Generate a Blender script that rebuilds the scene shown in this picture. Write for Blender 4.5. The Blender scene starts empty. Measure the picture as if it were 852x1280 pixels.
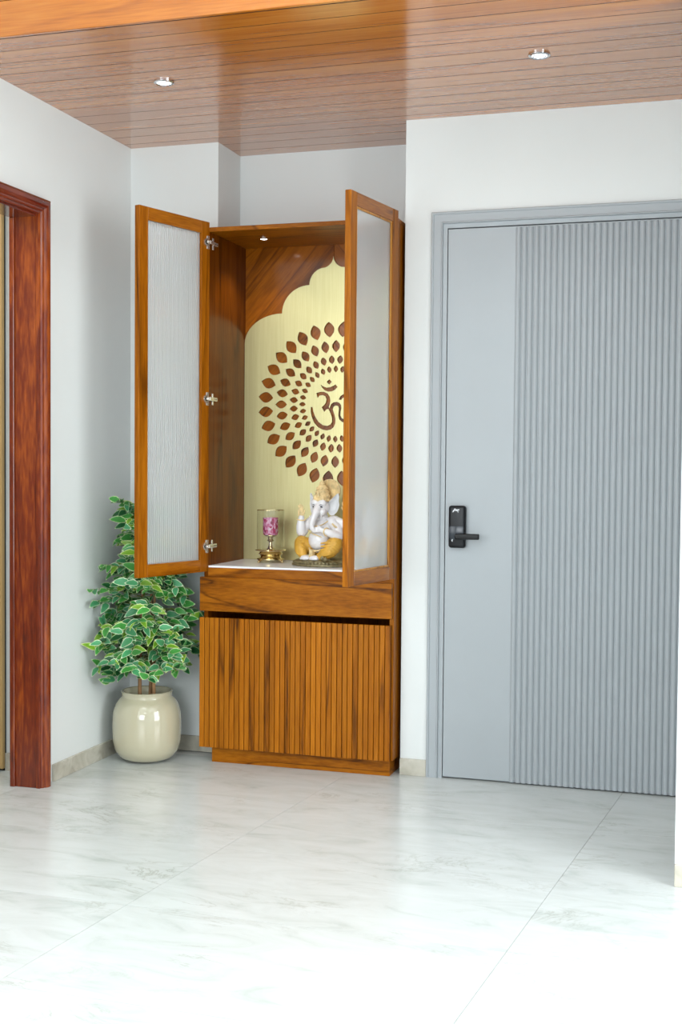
import bpy, bmesh, math, random
from mathutils import Vector, Matrix, Euler
PI = math.pi
random.seed(7)
scene = bpy.context.scene
col = scene.collection

# ------------------------------------------------------------------ camera
F, YAW, PITCH, ROLL = 1553.2286, 0.2988, 0.0363, -0.0080
cam = bpy.data.objects.new('camera', bpy.data.cameras.new('camera'))
col.objects.link(cam)
cam.data.sensor_fit = 'VERTICAL'
cam.data.sensor_height = 36.0
cam.data.lens = F / 1280.0 * 36.0
fw = Vector((-math.sin(YAW), math.cos(YAW), 0)); up = Vector((0, 0, 1)); ri = Vector((math.cos(YAW), math.sin(YAW), 0))
U = up * math.cos(PITCH) + fw * math.sin(PITCH); W = fw * math.cos(PITCH) - up * math.sin(PITCH)
cr, sr = math.cos(ROLL), math.sin(ROLL)
R2, U2 = ri * cr - U * sr, ri * sr + U * cr
mat = Matrix((R2, U2, -W)).transposed().to_4x4()
mat.translation = Vector((2.4777, -4.8065, 1.2320))
cam.matrix_world = mat
scene.camera = cam

# ------------------------------------------------------------------ light, exposure
scene.view_settings.view_transform = 'Standard'
scene.view_settings.look = 'None'
scene.view_settings.gamma = 1.0
scene.view_settings.use_curve_mapping = False
scene.view_settings.exposure = 0.40
world = bpy.data.worlds.new('world'); scene.world = world; world.use_nodes = True
bg = world.node_tree.nodes['Background']
bg.inputs[0].default_value = (0.80, 0.90, 1.0, 1); bg.inputs[1].default_value = 1.0

def area_light(name, loc, rot, sx, sy, power, color, spread=PI):
    l = bpy.data.lights.new(name, 'AREA'); l.shape = 'RECTANGLE'; l.size = sx; l.size_y = sy
    l.energy = power; l.color = color; l.spread = spread
    o = bpy.data.objects.new(name, l); col.objects.link(o); o.location = loc; o.rotation_euler = rot
    return o
# unseen area lights added for the room: daylight from three sides, ceiling fill
area_light('unseen_daylight', (1.1, -7.4, 1.85), (PI / 2, 0, 0), 2.6, 1.7, 96, (0.92, 0.97, 1.0))
area_light('unseen_daylight', (0.02, -3.5, 1.75), (0, -PI / 2, 0), 1.9, 1.8, 31, (0.95, 0.975, 1.0))  # from the left, as the open door's shadow suggests; no opening in that wall
area_light('unseen_daylight', (4.12, -2.5, 1.5), (0, PI / 2, 0), 2.1, 1.7, 66, (0.93, 0.97, 1.0))  # added on the right to brighten the left wall; no opening there
area_light('ceiling_fill_panel', (0.9, -2.9, 2.93), (0, 0, 0), 0.9, 0.9, 6, (0.95, 0.98, 1.0))  # ceiling panels added as fill light, no fixtures modelled
area_light('ceiling_fill_panel', (2.9, -3.4, 2.93), (0, 0, 0), 0.9, 0.9, 4, (0.95, 0.98, 1.0))
area_light('ceiling_fill_panel', (2.0, -5.6, 2.93), (0, 0, 0), 0.9, 0.9, 8, (0.95, 0.98, 1.0))

def spot_light(name, loc, power, color, angle, radius=0.02, blend=0.6):
    l = bpy.data.lights.new(name, 'SPOT'); l.energy = power; l.color = color
    l.spot_size = angle; l.spot_blend = blend; l.shadow_soft_size = radius
    o = bpy.data.objects.new(name, l); col.objects.link(o); o.location = loc
    return o

H = 2.60       # wooden ceiling height
HR = 2.96      # living room ceiling height

# ------------------------------------------------------------------ helpers: objects
def tag(o, label=None, cat=None, group=None, kind=None):
    if label: o['label'] = label
    if cat: o['category'] = cat
    if group: o['group'] = group
    if kind: o['kind'] = kind
    return o
def empty(name, loc=(0, 0, 0), rz=0.0):
    o = bpy.data.objects.new(name, None); col.objects.link(o)
    o.location = loc; o.rotation_euler = (0, 0, rz); o.empty_display_size = 0.05
    return o
def link(name, me, mat=None, parent=None, loc=None):
    o = bpy.data.objects.new(name, me); col.objects.link(o)
    if mat and not me.materials: me.materials.append(mat)
    if parent: o.parent = parent
    if loc: o.location = loc
    return o
def finish(name, bm, mat=None, parent=None, smooth=False, loc=None):
    me = bpy.data.meshes.new(name)
    bmesh.ops.recalc_face_normals(bm, faces=bm.faces[:])
    bm.to_mesh(me); bm.free()
    if smooth:
        for p in me.polygons: p.use_smooth = True
        me.set_sharp_from_angle(angle=math.radians(42))
    return link(name, me, mat, parent, loc)
def add_box(bm, a, b, bev=0.0, M=None, seg=1):
    vs = [bm.verts.new((x, y, z)) for x in (a[0], b[0]) for y in (a[1], b[1]) for z in (a[2], b[2])]
    fs = [bm.faces.new([vs[i] for i in f]) for f in ((0,1,3,2),(4,6,7,5),(0,4,5,1),(2,3,7,6),(0,2,6,4),(1,5,7,3))]
    nv = vs
    if bev > 0:
        es = list({e for f in fs for e in f.edges})
        r = bmesh.ops.bevel(bm, geom=es, offset=bev, segments=seg, affect='EDGES', profile=0.5)
        nv = list({v for f in r['faces'] for v in f.verts} | {v for v in vs if v.is_valid})
    if M is not None:
        bmesh.ops.transform(bm, matrix=M, verts=[v for v in nv if v.is_valid])
def box(name, a, b, mat, parent=None, bev=0.0, M=None, seg=1):
    bm = bmesh.new(); add_box(bm, a, b, bev, M, seg)
    return finish(name, bm, mat, parent)
def add_prism(bm, pts, z0, z1, axis='z'):
    """extrude a closed 2D outline; axis z: pts are (x,y); axis y: pts are (x,z); axis x: pts are (y,z)"""
    def P(p, h):
        return (p[0], p[1], h) if axis == 'z' else (p[0], h, p[1]) if axis == 'y' else (h, p[0], p[1])
    A = [bm.verts.new(P(p, z0)) for p in pts]; B = [bm.verts.new(P(p, z1)) for p in pts]
    n = len(pts)
    for i in range(n): bm.faces.new((A[i], A[(i+1) % n], B[(i+1) % n], B[i]))
    bm.faces.new(A[::-1]); bm.faces.new(B)
def add_lathe(bm, prof, seg=48, center=(0, 0), close=False):
    rings = []
    for r, z in prof:
        if r < 1e-6: rings.append([bm.verts.new((center[0], center[1], z))])
        else: rings.append([bm.verts.new((center[0] + r*math.cos(2*PI*k/seg), center[1] + r*math.sin(2*PI*k/seg), z)) for k in range(seg)])
    pairs = list(zip(rings, rings[1:])) + ([(rings[-1], rings[0])] if close else [])
    for a, b in pairs:
        for k in range(seg):
            k2 = (k+1) % seg
            if len(a) == 1 and len(b) == 1: continue
            if len(a) == 1: bm.faces.new((a[0], b[k2], b[k]))
            elif len(b) == 1: bm.faces.new((a[k], a[k2], b[0]))
            else: bm.faces.new((a[k], a[k2], b[k2], b[k]))
def add_tube(bm, pts, rad, seg=8, caps=True):
    pts = [Vector(p) for p in pts]; n = len(pts)
    if not hasattr(rad, '__len__'): rad = [rad] * n
    rings = []; ref = Vector((0.31, 0.17, 0.94)).normalized()
    for i, p in enumerate(pts):
        d = (pts[min(i+1, n-1)] - pts[max(i-1, 0)]).normalized()
        u = d.cross(ref)
        if u.length < 1e-3: u = d.cross(Vector((1, 0, 0)))
        u.normalize(); v = d.cross(u)
        rings.append([bm.verts.new(p + (u*math.cos(2*PI*k/seg) + v*math.sin(2*PI*k/seg)) * rad[i]) for k in range(seg)])
    for a, b in zip(rings, rings[1:]):
        for k in range(seg): bm.faces.new((a[k], a[(k+1) % seg], b[(k+1) % seg], b[k]))
    if caps:
        bm.faces.new(rings[0][::-1]); bm.faces.new(rings[-1])
def add_ball(bm, c, r, rot=(0, 0, 0), sub=3):
    if not hasattr(r, '__len__'): r = (r, r, r)
    M = Matrix.Translation(c) @ Euler(rot).to_matrix().to_4x4() @ Matrix.Diagonal((*r, 1))
    bmesh.ops.create_icosphere(bm, subdivisions=sub, radius=1.0, matrix=M)

# ------------------------------------------------------------------ helpers: materials
def new_mat(name):
    m = bpy.data.materials.new(name); m.use_nodes = True
    nt = m.node_tree; b = nt.nodes['Principled BSDF']
    return m, nt, b
def N(nt, t, **kw):
    n = nt.nodes.new(t)
    for k, v in kw.items():
        if k.startswith('i_'): n.inputs[k[2:]].default_value = v
        else: setattr(n, k, v)
    return n
def ramp(nt, stops, interp='LINEAR'):
    n = nt.nodes.new('ShaderNodeValToRGB'); e = n.color_ramp.elements; n.color_ramp.interpolation = interp
    while len(e) < len(stops): e.new(0.5)
    for el, (p, c) in zip(e, stops): el.position = p; el.color = (*c, 1)
    return n
def srgb(r, g, b):
    f = lambda c: (c/255/12.92 if c/255 <= 0.04045 else ((c/255+0.055)/1.055)**2.4)
    return (f(r), f(g), f(b))
def plain(name, c, rough=0.5, metal=0.0, var=0.04, scale=6.0, bump=0.0, bscale=80.0, coat=0.0, spec=0.5):
    m, nt, b = new_mat(name)
    tc = N(nt, 'ShaderNodeTexCoord'); no = N(nt, 'ShaderNodeTexNoise'); no.inputs['Scale'].default_value = scale; no.inputs['Detail'].default_value = 4
    nt.links.new(tc.outputs['Object'], no.inputs['Vector'])
    lo = tuple(x*(1-var) for x in c); hi = tuple(min(1, x*(1+var)) for x in c)
    r = ramp(nt, [(0.3, lo), (0.7, hi)]); nt.links.new(no.outputs['Fac'], r.inputs['Fac'])
    nt.links.new(r.outputs['Color'], b.inputs['Base Color'])
    b.inputs['Roughness'].default_value = rough; b.inputs['Metallic'].default_value = metal
    b.inputs['Coat Weight'].default_value = coat; b.inputs['Specular IOR Level'].default_value = spec
    if bump > 0:
        n2 = N(nt, 'ShaderNodeTexNoise'); n2.inputs['Scale'].default_value = bscale
        nt.links.new(tc.outputs['Object'], n2.inputs['Vector'])
        bp = N(nt, 'ShaderNodeBump'); bp.inputs['Strength'].default_value = bump; bp.inputs['Distance'].default_value = 0.002
        nt.links.new(n2.outputs['Fac'], bp.inputs['Height']); nt.links.new(bp.outputs['Normal'], b.inputs['Normal'])
    return m
def wood(name, dark, mid, light, grain='z', rot=(0, 0, 0), scale=9.0, rough=0.3, coat=0.3, streak=0.5, rnd=0.08, stretch=0.09, distort=1.6, bands=8.0, spec=0.15):
    """long-grained varnished timber: rings drawn out along the grain axis, fine pores, tone shift per piece"""
    m, nt, b = new_mat(name)
    tc = N(nt, 'ShaderNodeTexCoord'); oi = N(nt, 'ShaderNodeObjectInfo')
    mr = N(nt, 'ShaderNodeMapping'); mr.inputs['Rotation'].default_value = rot
    nt.links.new(tc.outputs['Object'], mr.inputs['Vector'])
    mp = N(nt, 'ShaderNodeMapping')
    s = {'x': (stretch, 1, 1), 'y': (1, stretch, 1), 'z': (1, 1, stretch)}[grain]
    mp.inputs['Scale'].default_value = s
    nt.links.new(mr.outputs['Vector'], mp.inputs['Vector'])
    off = N(nt, 'ShaderNodeVectorMath', operation='SCALE'); 
    comb = N(nt, 'ShaderNodeCombineXYZ')
    for k in range(3): nt.links.new(oi.outputs['Random'], comb.inputs[k])
    nt.links.new(comb.outputs[0], off.inputs[0]); off.inputs['Scale'].default_value = 0.0 if rnd == 0 else 3.7
    add = N(nt, 'ShaderNodeVectorMath', operation='ADD')
    nt.links.new(mp.outputs['Vector'], add.inputs[0]); nt.links.new(off.outputs[0], add.inputs[1])
    # ring figure: noise field sliced into repeating bands
    n1 = N(nt, 'ShaderNodeTexNoise'); n1.inputs['Scale'].default_value = scale * 0.42; n1.inputs['Detail'].default_value = 1.5; n1.inputs['Distortion'].default_value = distort * 0.35
    nt.links.new(add.outputs[0], n1.inputs['Vector'])
    mul = N(nt, 'ShaderNodeMath', operation='MULTIPLY'); mul.inputs[1].default_value = bands
    nt.links.new(n1.outputs['Fac'], mul.inputs[0])
    pp = N(nt, 'ShaderNodeMath', operation='FRACT'); nt.links.new(mul.outputs[0], pp.inputs[0])
    rr = ramp(nt, [(0.0, (0.1,)*3), (0.10, (0.55,)*3), (0.55, (0.72,)*3), (0.90, (0.8,)*3), (1.0, (0.1,)*3)])
    nt.links.new(pp.outputs[0], rr.inputs['Fac'])
    # broad tone
    n2 = N(nt, 'ShaderNodeTexNoise'); n2.inputs['Scale'].default_value = scale; n2.inputs['Detail'].default_value = 5; n2.inputs['Roughness'].default_value = 0.6
    nt.links.new(add.outputs[0], n2.inputs['Vector'])
    # fine pores
    n3 = N(nt, 'ShaderNodeTexNoise'); n3.inputs['Scale'].default_value = scale * 14; n3.inputs['Detail'].default_value = 3
    nt.links.new(add.outputs[0], n3.inputs['Vector'])
    mx = N(nt, 'ShaderNodeMix'); mx.inputs[0].default_value = 1 - streak
    nt.links.new(rr.outputs['Color'], mx.inputs[2]); nt.links.new(n2.outputs['Fac'], mx.inputs[3])
    mx.data_type = 'FLOAT'
    mm = N(nt, 'ShaderNodeMath', operation='MULTIPLY_ADD'); mm.inputs[1].default_value = 0.5; 
    sub = N(nt, 'ShaderNodeMath', operation='SUBTRACT'); sub.inputs[1].default_value = 0.5
    nt.links.new(n3.outputs['Fac'], sub.inputs[0]); nt.links.new(sub.outputs[0], mm.inputs[0]); nt.links.new(mx.outputs[0], mm.inputs[2])
    r = ramp(nt, [(0.18, dark), (0.5, mid), (0.8, light)])
    nt.links.new(mm.outputs[0], r.inputs['Fac'])
    hs = N(nt, 'ShaderNodeHueSaturation')
    ma = N(nt, 'ShaderNodeMath', operation='MULTIPLY_ADD'); ma.inputs[1].default_value = rnd * 2; ma.inputs[2].default_value = 1 - rnd
    nt.links.new(oi.outputs['Random'], ma.inputs[0]); nt.links.new(ma.outputs[0], hs.inputs['Value'])
    nt.links.new(r.outputs['Color'], hs.inputs['Color']); nt.links.new(hs.outputs['Color'], b.inputs['Base Color'])
    b.inputs['Roughness'].default_value = rough; b.inputs['Coat Weight'].default_value = coat; b.inputs['Coat Roughness'].default_value = 0.12
    b.inputs['Specular IOR Level'].default_value = spec
    return m

W_D, W_M, W_L = srgb(60, 28, 2), srgb(136, 75, 2), srgb(176, 106, 16)
M = {}
M['wall'] = plain('wall_paint', srgb(226, 230, 229), 0.6, var=0.012, scale=2.5, bump=0.04, bscale=120)
M['ceil_paint'] = plain('ceiling_paint', srgb(240, 240, 238), 0.8, var=0.01)
M['ceil_v'] = wood('ceiling_timber', srgb(134, 66, 8), srgb(184, 106, 26), srgb(204, 130, 46), 'x', scale=12, rough=0.2, coat=1.0, spec=0.4, streak=0.22, rnd=0.08, stretch=0.045)
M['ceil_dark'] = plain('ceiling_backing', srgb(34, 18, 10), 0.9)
M['wood_z'] = wood('teak_upright', W_D, W_M, W_L, 'z', scale=13, rough=0.36, coat=0.03, streak=0.35, rnd=0.05, stretch=0.06)
M['wood_x'] = wood('teak_level', W_D, W_M, W_L, 'x', scale=10, rough=0.36, coat=0.03, streak=0.5, rnd=0.05, stretch=0.16, distort=2.6, bands=7)
M['wood_y'] = wood('teak_deep', W_D, W_M, W_L, 'y', scale=13, rough=0.36, coat=0.03, streak=0.4, rnd=0.05)
M['slat'] = wood('teak_slats', srgb(60, 28, 2), srgb(148, 83, 4), srgb(184, 112, 20), 'z', scale=15, rough=0.38, coat=0.05, streak=0.5, rnd=0.12, stretch=0.05, distort=1.2, bands=6)
M['diag_l'] = wood('teak_diagonal_left', W_D, srgb(132, 70, 6), srgb(166, 94, 16), 'z', rot=(0, -math.radians(42), 0), scale=12, rough=0.22, coat=0.5, streak=0.4, rnd=0.0)
M['diag_r'] = wood('teak_diagonal_right', W_D, srgb(132, 70, 6), srgb(166, 94, 16), 'z', rot=(0, math.radians(42), 0), scale=12, rough=0.22, coat=0.5, streak=0.4, rnd=0.0)
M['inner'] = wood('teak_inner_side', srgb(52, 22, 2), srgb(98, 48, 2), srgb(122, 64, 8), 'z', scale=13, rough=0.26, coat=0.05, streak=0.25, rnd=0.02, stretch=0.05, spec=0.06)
M['maho_z'] = wood('mahogany_upright', srgb(44, 10, 6), srgb(112, 40, 12), srgb(176, 88, 26), 'z', scale=7, rough=0.16, coat=0.9, streak=0.25, rnd=0.03, stretch=0.14)
M['maho_y'] = wood('mahogany_lintel', srgb(50, 12, 6), srgb(104, 34, 18), srgb(140, 60, 30), 'y', scale=7, rough=0.16, coat=0.9, streak=0.25, rnd=0.03)
M['grey'] = plain('grey_door_paint', srgb(166, 172, 176), 0.42, var=0.015, scale=3)
M['black'] = plain('black_plastic', srgb(14, 16, 20), 0.35, var=0.1, spec=0.3)
M['blackm'] = plain('black_metal', srgb(12, 13, 14), 0.4, spec=0.3)
M['screen'] = plain('dark_glass_panel', srgb(28, 36, 46), 0.2, var=0.05)
M['white_mark'] = plain('white_print', srgb(225, 228, 232), 0.5)
M['nickel'] = plain('nickel_hinge', srgb(226, 222, 214), 0.25, metal=0.85, var=0.03)
M['bead'] = wood('glazing_bead_wood', srgb(110, 66, 12), srgb(170, 112, 36), srgb(196, 138, 60), 'z', scale=14, rough=0.3, coat=0.3, rnd=0.0)
M['marble'] = plain('white_marble_shelf', srgb(240, 241, 246), 0.2, var=0.02, scale=9)
M['tan'] = plain('tan_panel', srgb(186, 152, 98), 0.4, var=0.03)
M['soil'] = plain('potting_soil', srgb(70, 52, 36), 0.95, var=0.35, scale=60, bump=0.6, bscale=90)
M['pot'] = plain('cream_glazed_ceramic', srgb(194, 187, 160), 0.12, var=0.015, coat=0.8)
M['stem'] = plain('ficus_bark', srgb(150, 112, 74), 0.7, var=0.25, scale=40, bump=0.3)
M['twig'] = plain('green_twig', srgb(110, 120, 62), 0.6, var=0.2, scale=40)
M['brass'] = plain('polished_brass', srgb(214, 196, 150), 0.14, metal=1.0, var=0.06, scale=30)
M['chrome'] = plain('polished_chrome', srgb(210, 212, 216), 0.1, metal=1.0, var=0.02)
M['fig_white'] = plain('white_resin', srgb(236, 234, 236), 0.32, var=0.02, coat=0.4)
M['fig_gold'] = plain('antique_cream_gold', srgb(232, 206, 152), 0.42, var=0.22, scale=55, bump=0.5, bscale=180)
M['fig_yellow'] = plain('saffron_dhoti', srgb(214, 164, 62), 0.45, var=0.16, scale=26)
M['fig_base'] = plain('bronze_green_base', srgb(132, 122, 88), 0.38, metal=0.3, var=0.35, scale=70, bump=0.6, bscale=150)
M['fig_eye'] = plain('painted_eye', srgb(34, 38, 62), 0.3)
M['fig_ear'] = plain('pale_blue_grey_ear', srgb(222, 223, 226), 0.4, var=0.03)

def gold_mat():
    m, nt, b = new_mat('champagne_gold_sheet')
    tc = N(nt, 'ShaderNodeTexCoord'); mp = N(nt, 'ShaderNodeMapping'); mp.inputs['Scale'].default_value = (1, 1, 0.02)
    no = N(nt, 'ShaderNodeTexNoise'); no.inputs['Scale'].default_value = 300
    nt.links.new(tc.outputs['Object'], mp.inputs[0]); nt.links.new(mp.outputs[0], no.inputs['Vector'])
    r = ramp(nt, [(0.3, srgb(196, 187, 136)), (0.7, srgb(204, 196, 146))]); nt.links.new(no.outputs['Fac'], r.inputs[0])
    nt.links.new(r.outputs[0], b.inputs['Base Color'])
    b.inputs['Metallic'].default_value = 0.7; b.inputs['Roughness'].default_value = 0.36
    return m
M['gold'] = gold_mat()

def marble_floor():
    m, nt, b = new_mat('polished_marble_tile')
    tc = N(nt, 'ShaderNodeTexCoord'); oi = N(nt, 'ShaderNodeObjectInfo')
    cb = N(nt, 'ShaderNodeCombineXYZ'); nt.links.new(oi.outputs['Random'], cb.inputs[0]); nt.links.new(oi.outputs['Random'], cb.inputs[2])
    sc = N(nt, 'ShaderNodeVectorMath', operation='SCALE'); sc.inputs['Scale'].default_value = 9.0; nt.links.new(cb.outputs[0], sc.inputs[0])
    ad = N(nt, 'ShaderNodeVectorMath', operation='ADD'); nt.links.new(tc.outputs['Object'], ad.inputs[0]); nt.links.new(sc.outputs[0], ad.inputs[1])
    mp = N(nt, 'ShaderNodeMapping'); mp.inputs['Rotation'].default_value = (0, 0, 0.35); mp.inputs['Scale'].default_value = (0.8, 2.2, 1)
    nt.links.new(ad.outputs[0], mp.inputs[0])
    n1 = N(nt, 'ShaderNodeTexNoise'); n1.inputs['Scale'].default_value = 4.6; n1.inputs['Detail'].default_value = 9; n1.inputs['Roughness'].default_value = 0.62; n1.inputs['Distortion'].default_value = 0.9
    nt.links.new(mp.outputs[0], n1.inputs['Vector'])
    r1 = ramp(nt, [(0.28, srgb(184, 190, 187)), (0.44, srgb(200, 205, 203)), (0.62, srgb(207, 212, 211))])
    nt.links.new(n1.outputs['Fac'], r1.inputs[0])
    # thin veins: ridges of a second noise, broken up by a third
    n2 = N(nt, 'ShaderNodeTexNoise'); n2.inputs['Scale'].default_value = 2.8; n2.inputs['Detail'].default_value = 8; n2.inputs['Roughness'].default_value = 0.66; n2.inputs['Distortion'].default_value = 1.4
    nt.links.new(mp.outputs[0], n2.inputs['Vector'])
    s = N(nt, 'ShaderNodeMath', operation='SUBTRACT'); s.inputs[1].default_value = 0.5; nt.links.new(n2.outputs['Fac'], s.inputs[0])
    a = N(nt, 'ShaderNodeMath', operation='ABSOLUTE'); nt.links.new(s.outputs[0], a.inputs[0])
    r2 = ramp(nt, [(0.0, (1,)*3), (0.012, (0.25,)*3), (0.035, (0,)*3)]); nt.links.new(a.outputs[0], r2.inputs[0])
    n3 = N(nt, 'ShaderNodeTexNoise'); n3.inputs['Scale'].default_value = 3.1; n3.inputs['Detail'].default_value = 3; nt.links.new(ad.outputs[0], n3.inputs['Vector'])
    r3 = ramp(nt, [(0.5, (0,)*3), (0.68, (1,)*3)]); nt.links.new(n3.outputs['Fac'], r3.inputs[0])
    mu = N(nt, 'ShaderNodeMath', operation='MULTIPLY'); nt.links.new(r2.outputs[0], mu.inputs[0]); nt.links.new(r3.outputs[0], mu.inputs[1])
    mu2 = N(nt, 'ShaderNodeMath', operation='MULTIPLY'); mu2.inputs[1].default_value = 0.6; nt.links.new(mu.outputs[0], mu2.inputs[0])
    mx = N(nt, 'ShaderNodeMix'); mx.data_type = 'RGBA'; nt.links.new(mu2.outputs[0], mx.inputs[0]); nt.links.new(r1.outputs[0], mx.inputs[6])
    mx.inputs[7].default_value = (*srgb(150, 150, 138), 1)
    nt.links.new(mx.outputs[2], b.inputs['Base Color'])
    b.inputs['Roughness'].default_value = 0.22; b.inputs['Specular IOR Level'].default_value = 0.42
    return m
M['floor'] = marble_floor()
M['grout'] = plain('tile_grout', srgb(206, 207, 203), 0.8)

def skirting_mat():
    m, nt, b = new_mat('beige_marble_skirting')
    tc = N(nt, 'ShaderNodeTexCoord'); n1 = N(nt, 'ShaderNodeTexNoise'); n1.inputs['Scale'].default_value = 9; n1.inputs['Detail'].default_value = 7; n1.inputs['Distortion'].default_value = 1.2
    nt.links.new(tc.outputs['Object'], n1.inputs['Vector'])
    r1 = ramp(nt, [(0.3, srgb(160, 154, 140)), (0.5, srgb(188, 183, 168)), (0.7, srgb(206, 202, 190))]); nt.links.new(n1.outputs['Fac'], r1.inputs[0])
    nt.links.new(r1.outputs[0], b.inputs['Base Color']); b.inputs['Roughness'].default_value = 0.25
    return m
M['skirt'] = skirting_mat()

def reeded_glass():
    m, nt, b = new_mat('reeded_frosted_glass')
    out = nt.nodes['Material Output']; nt.nodes.remove(b)
    g = N(nt, 'ShaderNodeBsdfPrincipled')
    g.inputs['Base Color'].default_value = (0.98, 0.99, 0.985, 1); g.inputs['Roughness'].default_value = 0.10
    g.inputs['Transmission Weight'].default_value = 1.0; g.inputs['IOR'].default_value = 1.45
    d = N(nt, 'ShaderNodeBsdfTranslucent'); d.inputs['Color'].default_value = (0.92, 0.95, 0.95, 1)
    df = N(nt, 'ShaderNodeBsdfDiffuse'); df.inputs['Color'].default_value = (0.90, 0.93, 0.94, 1)
    m1 = N(nt, 'ShaderNodeMixShader'); m1.inputs[0].default_value = 0.6
    nt.links.new(d.outputs[0], m1.inputs[1]); nt.links.new(df.outputs[0], m1.inputs[2])
    m2 = N(nt, 'ShaderNodeMixShader'); m2.inputs[0].default_value = 0.30
    nt.links.new(g.outputs[0], m2.inputs[1]); nt.links.new(m1.outputs[0], m2.inputs[2])
    nt.links.new(m2.outputs[0], out.inputs[0])
    return m
M['reed'] = reeded_glass()
def thin_glass(name):
    m, nt, b = new_mat(name); nt.nodes.remove(b)
    tr = N(nt, 'ShaderNodeBsdfTransparent'); tr.inputs[0].default_value = (0.95, 0.96, 0.95, 1); gl = N(nt, 'ShaderNodeBsdfGlossy'); gl.inputs['Roughness'].default_value = 0.03
    lw = N(nt, 'ShaderNodeLayerWeight')
    ad = N(nt, 'ShaderNodeMath', operation='MULTIPLY_ADD'); ad.inputs[1].default_value = 0.85; ad.inputs[2].default_value = 0.05; pw = N(nt, 'ShaderNodeMath', operation='POWER'); pw.inputs[1].default_value = 4.0; nt.links.new(lw.outputs['Facing'], pw.inputs[0]); nt.links.new(pw.outputs[0], ad.inputs[0])
    mx = N(nt, 'ShaderNodeMixShader'); nt.links.new(ad.outputs[0], mx.inputs[0]); nt.links.new(tr.outputs[0], mx.inputs[1]); nt.links.new(gl.outputs[0], mx.inputs[2])
    nt.links.new(mx.outputs[0], nt.nodes['Material Output'].inputs[0]); return m
def clear_glass(name, c=(1, 1, 1), rough=0.02, ior=1.45):
    m, nt, b = new_mat(name)
    b.inputs['Base Color'].default_value = (*c, 1); b.inputs['Roughness'].default_value = rough
    b.inputs['Transmission Weight'].default_value = 1.0; b.inputs['IOR'].default_value = ior
    return m
M['glass'] = thin_glass('clear_glass')
def emis(name, c, s):
    m, nt, b = new_mat(name)
    b.inputs['Base Color'].default_value = (*c, 1); b.inputs['Emission Color'].default_value = (*c, 1); b.inputs['Emission Strength'].default_value = s
    return m
M['led'] = emis('led_lens_lit', (1.0, 0.97, 0.95), 14)
M['lamp'] = emis('downlight_lens', (0.93, 0.96, 1.0), 1.6)

def leaf_mat(name, center, edge):
    m, nt, b = new_mat(name)
    at = N(nt, 'ShaderNodeAttribute'); at.attribute_name = 'rim'
    tc = N(nt, 'ShaderNodeTexCoord'); oi = N(nt, 'ShaderNodeObjectInfo')
    no = N(nt, 'ShaderNodeTexNoise'); no.inputs['Scale'].default_value = 90; nt.links.new(tc.outputs['Object'], no.inputs['Vector'])
    ma = N(nt, 'ShaderNodeMath', operation='MULTIPLY_ADD'); ma.inputs[1].default_value = 0.5; nt.links.new(no.outputs['Fac'], ma.inputs[0])
    sb = N(nt, 'ShaderNodeMath', operation='SUBTRACT'); sb.inputs[1].default_value = 0.25; nt.links.new(at.outputs['Fac'], sb.inputs[0]); nt.links.new(sb.outputs[0], ma.inputs[2])
    r = ramp(nt, [(0.0, tuple(x*0.8 for x in center)), (0.55, center), (0.72, edge), (1.0, edge)]); nt.links.new(ma.outputs[0], r.inputs[0])
    hs = N(nt, 'ShaderNodeHueSaturation'); mv = N(nt, 'ShaderNodeMath', operation='MULTIPLY_ADD'); mv.inputs[1].default_value = 0.5; mv.inputs[2].default_value = 0.75
    nt.links.new(oi.outputs['Random'], mv.inputs[0]); nt.links.new(mv.outputs[0], hs.inputs['Value'])
    nt.links.new(r.outputs[0], hs.inputs['Color']); nt.links.new(hs.outputs[0], b.inputs['Base Color'])
    b.inputs['Roughness'].default_value = 0.38
    tr = N(nt, 'ShaderNodeBsdfTranslucent'); nt.links.new(hs.outputs[0], tr.inputs[0])
    mx = N(nt, 'ShaderNodeMixShader'); mx.inputs[0].default_value = 0.22
    nt.links.new(b.outputs[0], mx.inputs[1]); nt.links.new(tr.outputs[0], mx.inputs[2]); nt.links.new(mx.outputs[0], nt.nodes['Material Output'].inputs[0])
    return m
LEAF = [leaf_mat('leaf_blue_green', srgb(84, 168, 112), srgb(226, 240, 204)),
        leaf_mat('leaf_dark_green', srgb(34, 104, 54), srgb(188, 220, 160)),
        leaf_mat('leaf_yellow_green', srgb(138, 192, 56), srgb(236, 244, 170)),
        leaf_mat('leaf_mid_green', srgb(78, 164, 74), srgb(216, 236, 180))]

# ------------------------------------------------------------------ room shell
XD = 1.254      # left end of the door wall
XC = 0.408      # right end of the column in the left corner
YA = 0.362      # back of the alcove
YC = 0.110      # face of the column
XN, YN = 2.358, -1.036  # near wall end on the right
def struct(o): o['kind'] = 'structure'; return o
# floor: grout bed with single tiles
floor = struct(box('floor', (-1.2, -7.5, -0.08), (4.2, 0.5, -0.004), M['grout']))
def tile_x(k, y): return 1.06 + 1.07 * k + 0.095 * y
g = 0.0006
for j in range(-12, 1):
    y0, y1 = -0.545 + 0.575 * j, -0.545 + 0.575 * (j + 1)
    if y0 >= 0.4: continue
    y1 = min(y1, 0.45)
    for k in range(-2, 3):
        pts = [(tile_x(k, y0) + g, y0 + g), (tile_x(k+1, y0) - g, y0 + g), (tile_x(k+1, y1) - g, y1 - g), (tile_x(k, y1) + g, y1 - g)]
        bm = bmesh.new(); add_prism(bm, pts, -0.004, 0.0); finish('tile', bm, M['floor'], floor)
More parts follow.
